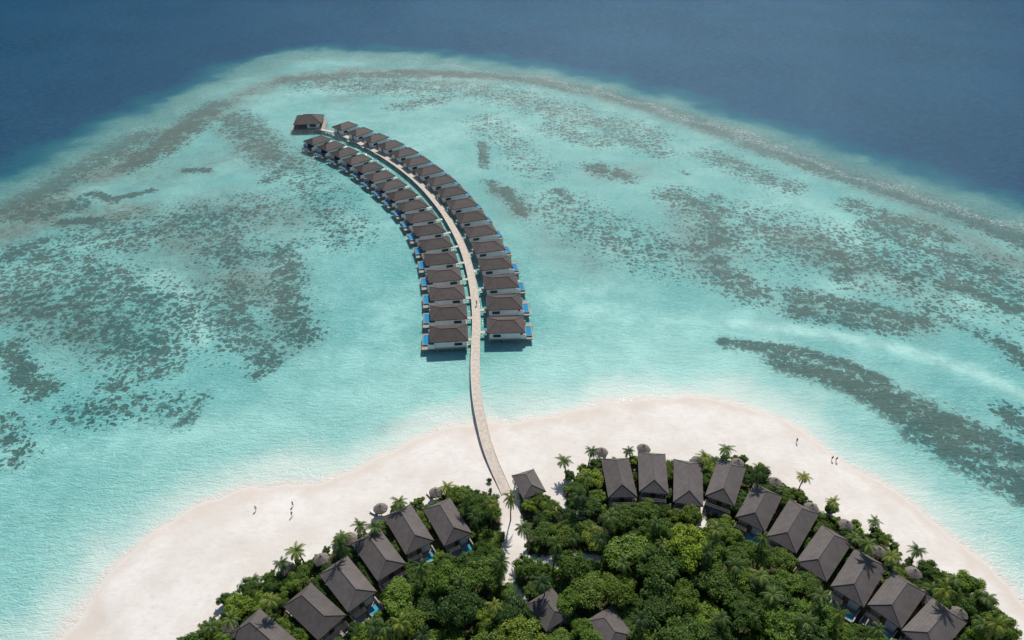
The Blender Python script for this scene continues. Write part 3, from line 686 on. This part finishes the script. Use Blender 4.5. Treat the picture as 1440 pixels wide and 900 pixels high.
# ------------------------------------------------------------------ people
def skin(name,V,E,Rr,mat,parent=None,root=0):
    me=bpy.data.meshes.new(name); me.from_pydata(V,E,[]); me.materials.append(mat)
    o=bpy.data.objects.new(name,me); C.objects.link(o)
    if parent: o.parent=parent
    md=o.modifiers.new('Skin','SKIN'); md.use_smooth_shade=True
    sk=me.skin_vertices[0].data if me.skin_vertices else None
    if sk is not None:
        for i,rv in enumerate(Rr): sk[i].radius=(rv,rv) if not isinstance(rv,tuple) else rv
        sk[root].use_root=True
    o.modifiers.new('Sub','SUBSURF').levels=1; o.modifiers['Sub'].render_levels=1
    return o
def make_person(shirt,short,hairc,skinc,walk):
    ms=[simple(n_,c,tuple(min(1,x*1.15) for x in c),.8,8) for n_,c in (('skin_tone',skinc),('shirt_cloth',shirt),('shorts_cloth',short),('hair',hairc))]
    w=.25*walk
    J={'pel':(0,0,.92),'spn':(0,0,1.12),'chs':(0,.01,1.32),'nek':(0,0,1.47),'hd1':(0,.015,1.55),'hd2':(0,.02,1.66),
       'sL':(-.18,0,1.4),'eL':(-.25,.1*walk,1.13),'wL':(-.25,.25*walk,.9),'hL':(-.25,.29*walk,.82),'sR':(.18,0,1.4),'eR':(.25,-.1*walk,1.13),'wR':(.25,-.12*walk,.9),'hR':(.25,-.12*walk,.82),
       'pL':(-.1,0,.88),'kL':(-.1,-w*.3,.49),'aL':(-.1,-w*1.2,.09),'tL':(-.1,-w*1.2+.16,.035),'pR':(.1,0,.88),'kR':(.1,w*.8,.5),'aR':(.1,w*1.0,.09),'tR':(.1,w+.17,.035)}
    R_={'pel':.14,'spn':.12,'chs':(.15,.12),'nek':.055,'hd1':.08,'hd2':.095,'sL':.06,'eL':.042,'wL':.03,'hL':.035,'sR':.06,'eR':.042,'wR':.03,'hR':.035,'pL':.09,'kL':.06,'aL':.04,'tL':.035,'pR':.09,'kR':.06,'aR':.04,'tR':.035}
    E_=[('pel','spn'),('spn','chs'),('chs','nek'),('nek','hd1'),('hd1','hd2')]
    for s in 'LR': E_+=[('chs','s'+s),('s'+s,'e'+s),('e'+s,'w'+s),('w'+s,'h'+s),('pel','p'+s),('p'+s,'k'+s),('k'+s,'a'+s),('a'+s,'t'+s)]
    for s in 'LR':
        hx,hy,hz=J['h'+s]
        for f,(dy,ln) in enumerate(((-.03,.07),(-.01,.085),(.012,.08),(.032,.06))):
            nm=f'f{s}{f}'; J[nm]=(hx,hy+dy,hz-ln); R_[nm]=.009; E_.append(('h'+s,nm))
        nm='th'+s; J[nm]=(hx*.85,hy+.055,hz-.01); R_[nm]=.011; E_.append(('h'+s,nm))
    J['nose']=(0,.12,1.61); R_['nose']=.014; E_.append(('hd1','nose'))
    ks=list(J); r=empty('person')
    skin('body',[J[q] for q in ks],[(ks.index(a),ks.index(b_)) for a,b_ in E_],[R_[q] for q in ks],ms[0],r)
    skin('shirt',[(0,0,.95),(0,0,1.12),(0,.01,1.32),(0,0,1.42),(-.18,0,1.41),(-.23,.06*walk,1.22),(.18,0,1.41),(.23,-.06*walk,1.22)],[(0,1),(1,2),(2,3),(2,4),(4,5),(2,6),(6,7)],[.155,.14,(.17,.14),.08,.078,.065,.078,.065],ms[1],r)
    skin('shorts',[(0,0,.97),(0,0,.88),(-.1,0,.85),(-.1,-w*.2,.58),(.1,0,.85),(.1,w*.6,.6)],[(0,1),(1,2),(2,3),(1,4),(4,5)],[.15,.15,.11,.1,.11,.1],ms[2],r)
    skin('hair',[(0,-.02,1.68),(0,-.05,1.6),(0,-.06,1.52)],[(0,1),(1,2)],[.105,.085,.06],ms[3],r)
    return r
pp=[make_person((.7,.7,.68),(.03,.04,.08),(.02,.015,.01),(.35,.2,.13),.9),make_person((.05,.05,.06),(.1,.1,.12),(.03,.02,.015),(.3,.17,.11),.6),
    make_person((.4,.08,.06),(.05,.05,.05),(.05,.03,.02),(.4,.25,.17),1.0),make_person((.08,.12,.2),(.5,.48,.42),(.02,.015,.01),(.28,.16,.1),.3)]
PE=[(360,717,0,0.5,'person in white shirt and dark shorts strolling on the left beach, leftmost figure'),(412,711,1,2.6,'person in black standing on the left beach, farther of the pair nearest the waterline'),(411,726,2,1.2,'person in red shirt walking on the left beach, nearer of the pair'),
    (1120,622,3,2.,'lone person in blue shirt near the waterline on the right beach'),(1170,646,1,.3,'person in black on the right beach, left one of two side by side'),(1176,647,2,.3,'person in red shirt on the right beach, right one of two side by side')]
us=set()
for a,b_,i,rz,lab in PE:
    if i in us: o=clone(pp[i])
    else: o=pp[i]; us.add(i)
    x,y,_=g(a,b_,.6); o.location=(x,y,ground(x,y)-.01); o.rotation_euler=(0,0,rz); o.scale=(.86,)*3; tag(o,lab,'person','people walking on the beach')
for s,lab,i in ((70,'person in white shirt walking on the jetty just beyond the beach',0),(205,'person in black on the far half of the jetty',1)):
    o=clone(pp[i]); p,t=along(s); o.location=(p.x+.3,p.y,1.56); o.rotation_euler=(0,0,math.atan2(t.y,t.x)-PI/2); o.scale=(1,1,1); tag(o,lab,'person','people on the jetty')
# ------------------------------------------------------------------ light, world, camera
e=math.radians(50); a=math.radians(12)
ts=Vector((math.cos(e)*math.sin(a),math.cos(e)*math.cos(a),math.sin(e)))
sl=bpy.data.lights.new('sun','SUN'); sl.energy=4.2; sl.angle=math.radians(.5); sl.color=(1,.965,.905)
so_=bpy.data.objects.new('sun',sl); C.objects.link(so_); so_.rotation_euler=ts.to_track_quat('Z','Y').to_euler()
w=bpy.data.worlds.new('World'); bpy.context.scene.world=w; w.use_nodes=True; nt=w.node_tree
sk=nt.nodes.new('ShaderNodeTexSky'); sk.sky_type='NISHITA'; sk.sun_disc=False; sk.sun_elevation=e; sk.sun_rotation=a; sk.air_density=1.0; sk.dust_density=.3; sk.ozone_density=3.0
bg=nt.nodes['Background']; nt.links.new(sk.outputs[0],bg.inputs[0]); bg.inputs[1].default_value=.09
cd=bpy.data.cameras.new('camera'); cd.sensor_width=36; cd.lens=36*F/1440; cd.clip_end=20000; cd.clip_start=.5
co=bpy.data.objects.new('camera',cd); C.objects.link(co); co.location=(0,0,H); co.rotation_euler=(PI/2-TH,0,0)
bpy.context.scene.camera=co
vs=bpy.context.scene.view_settings; vs.view_transform='Standard'; vs.look='None'; vs.exposure=0
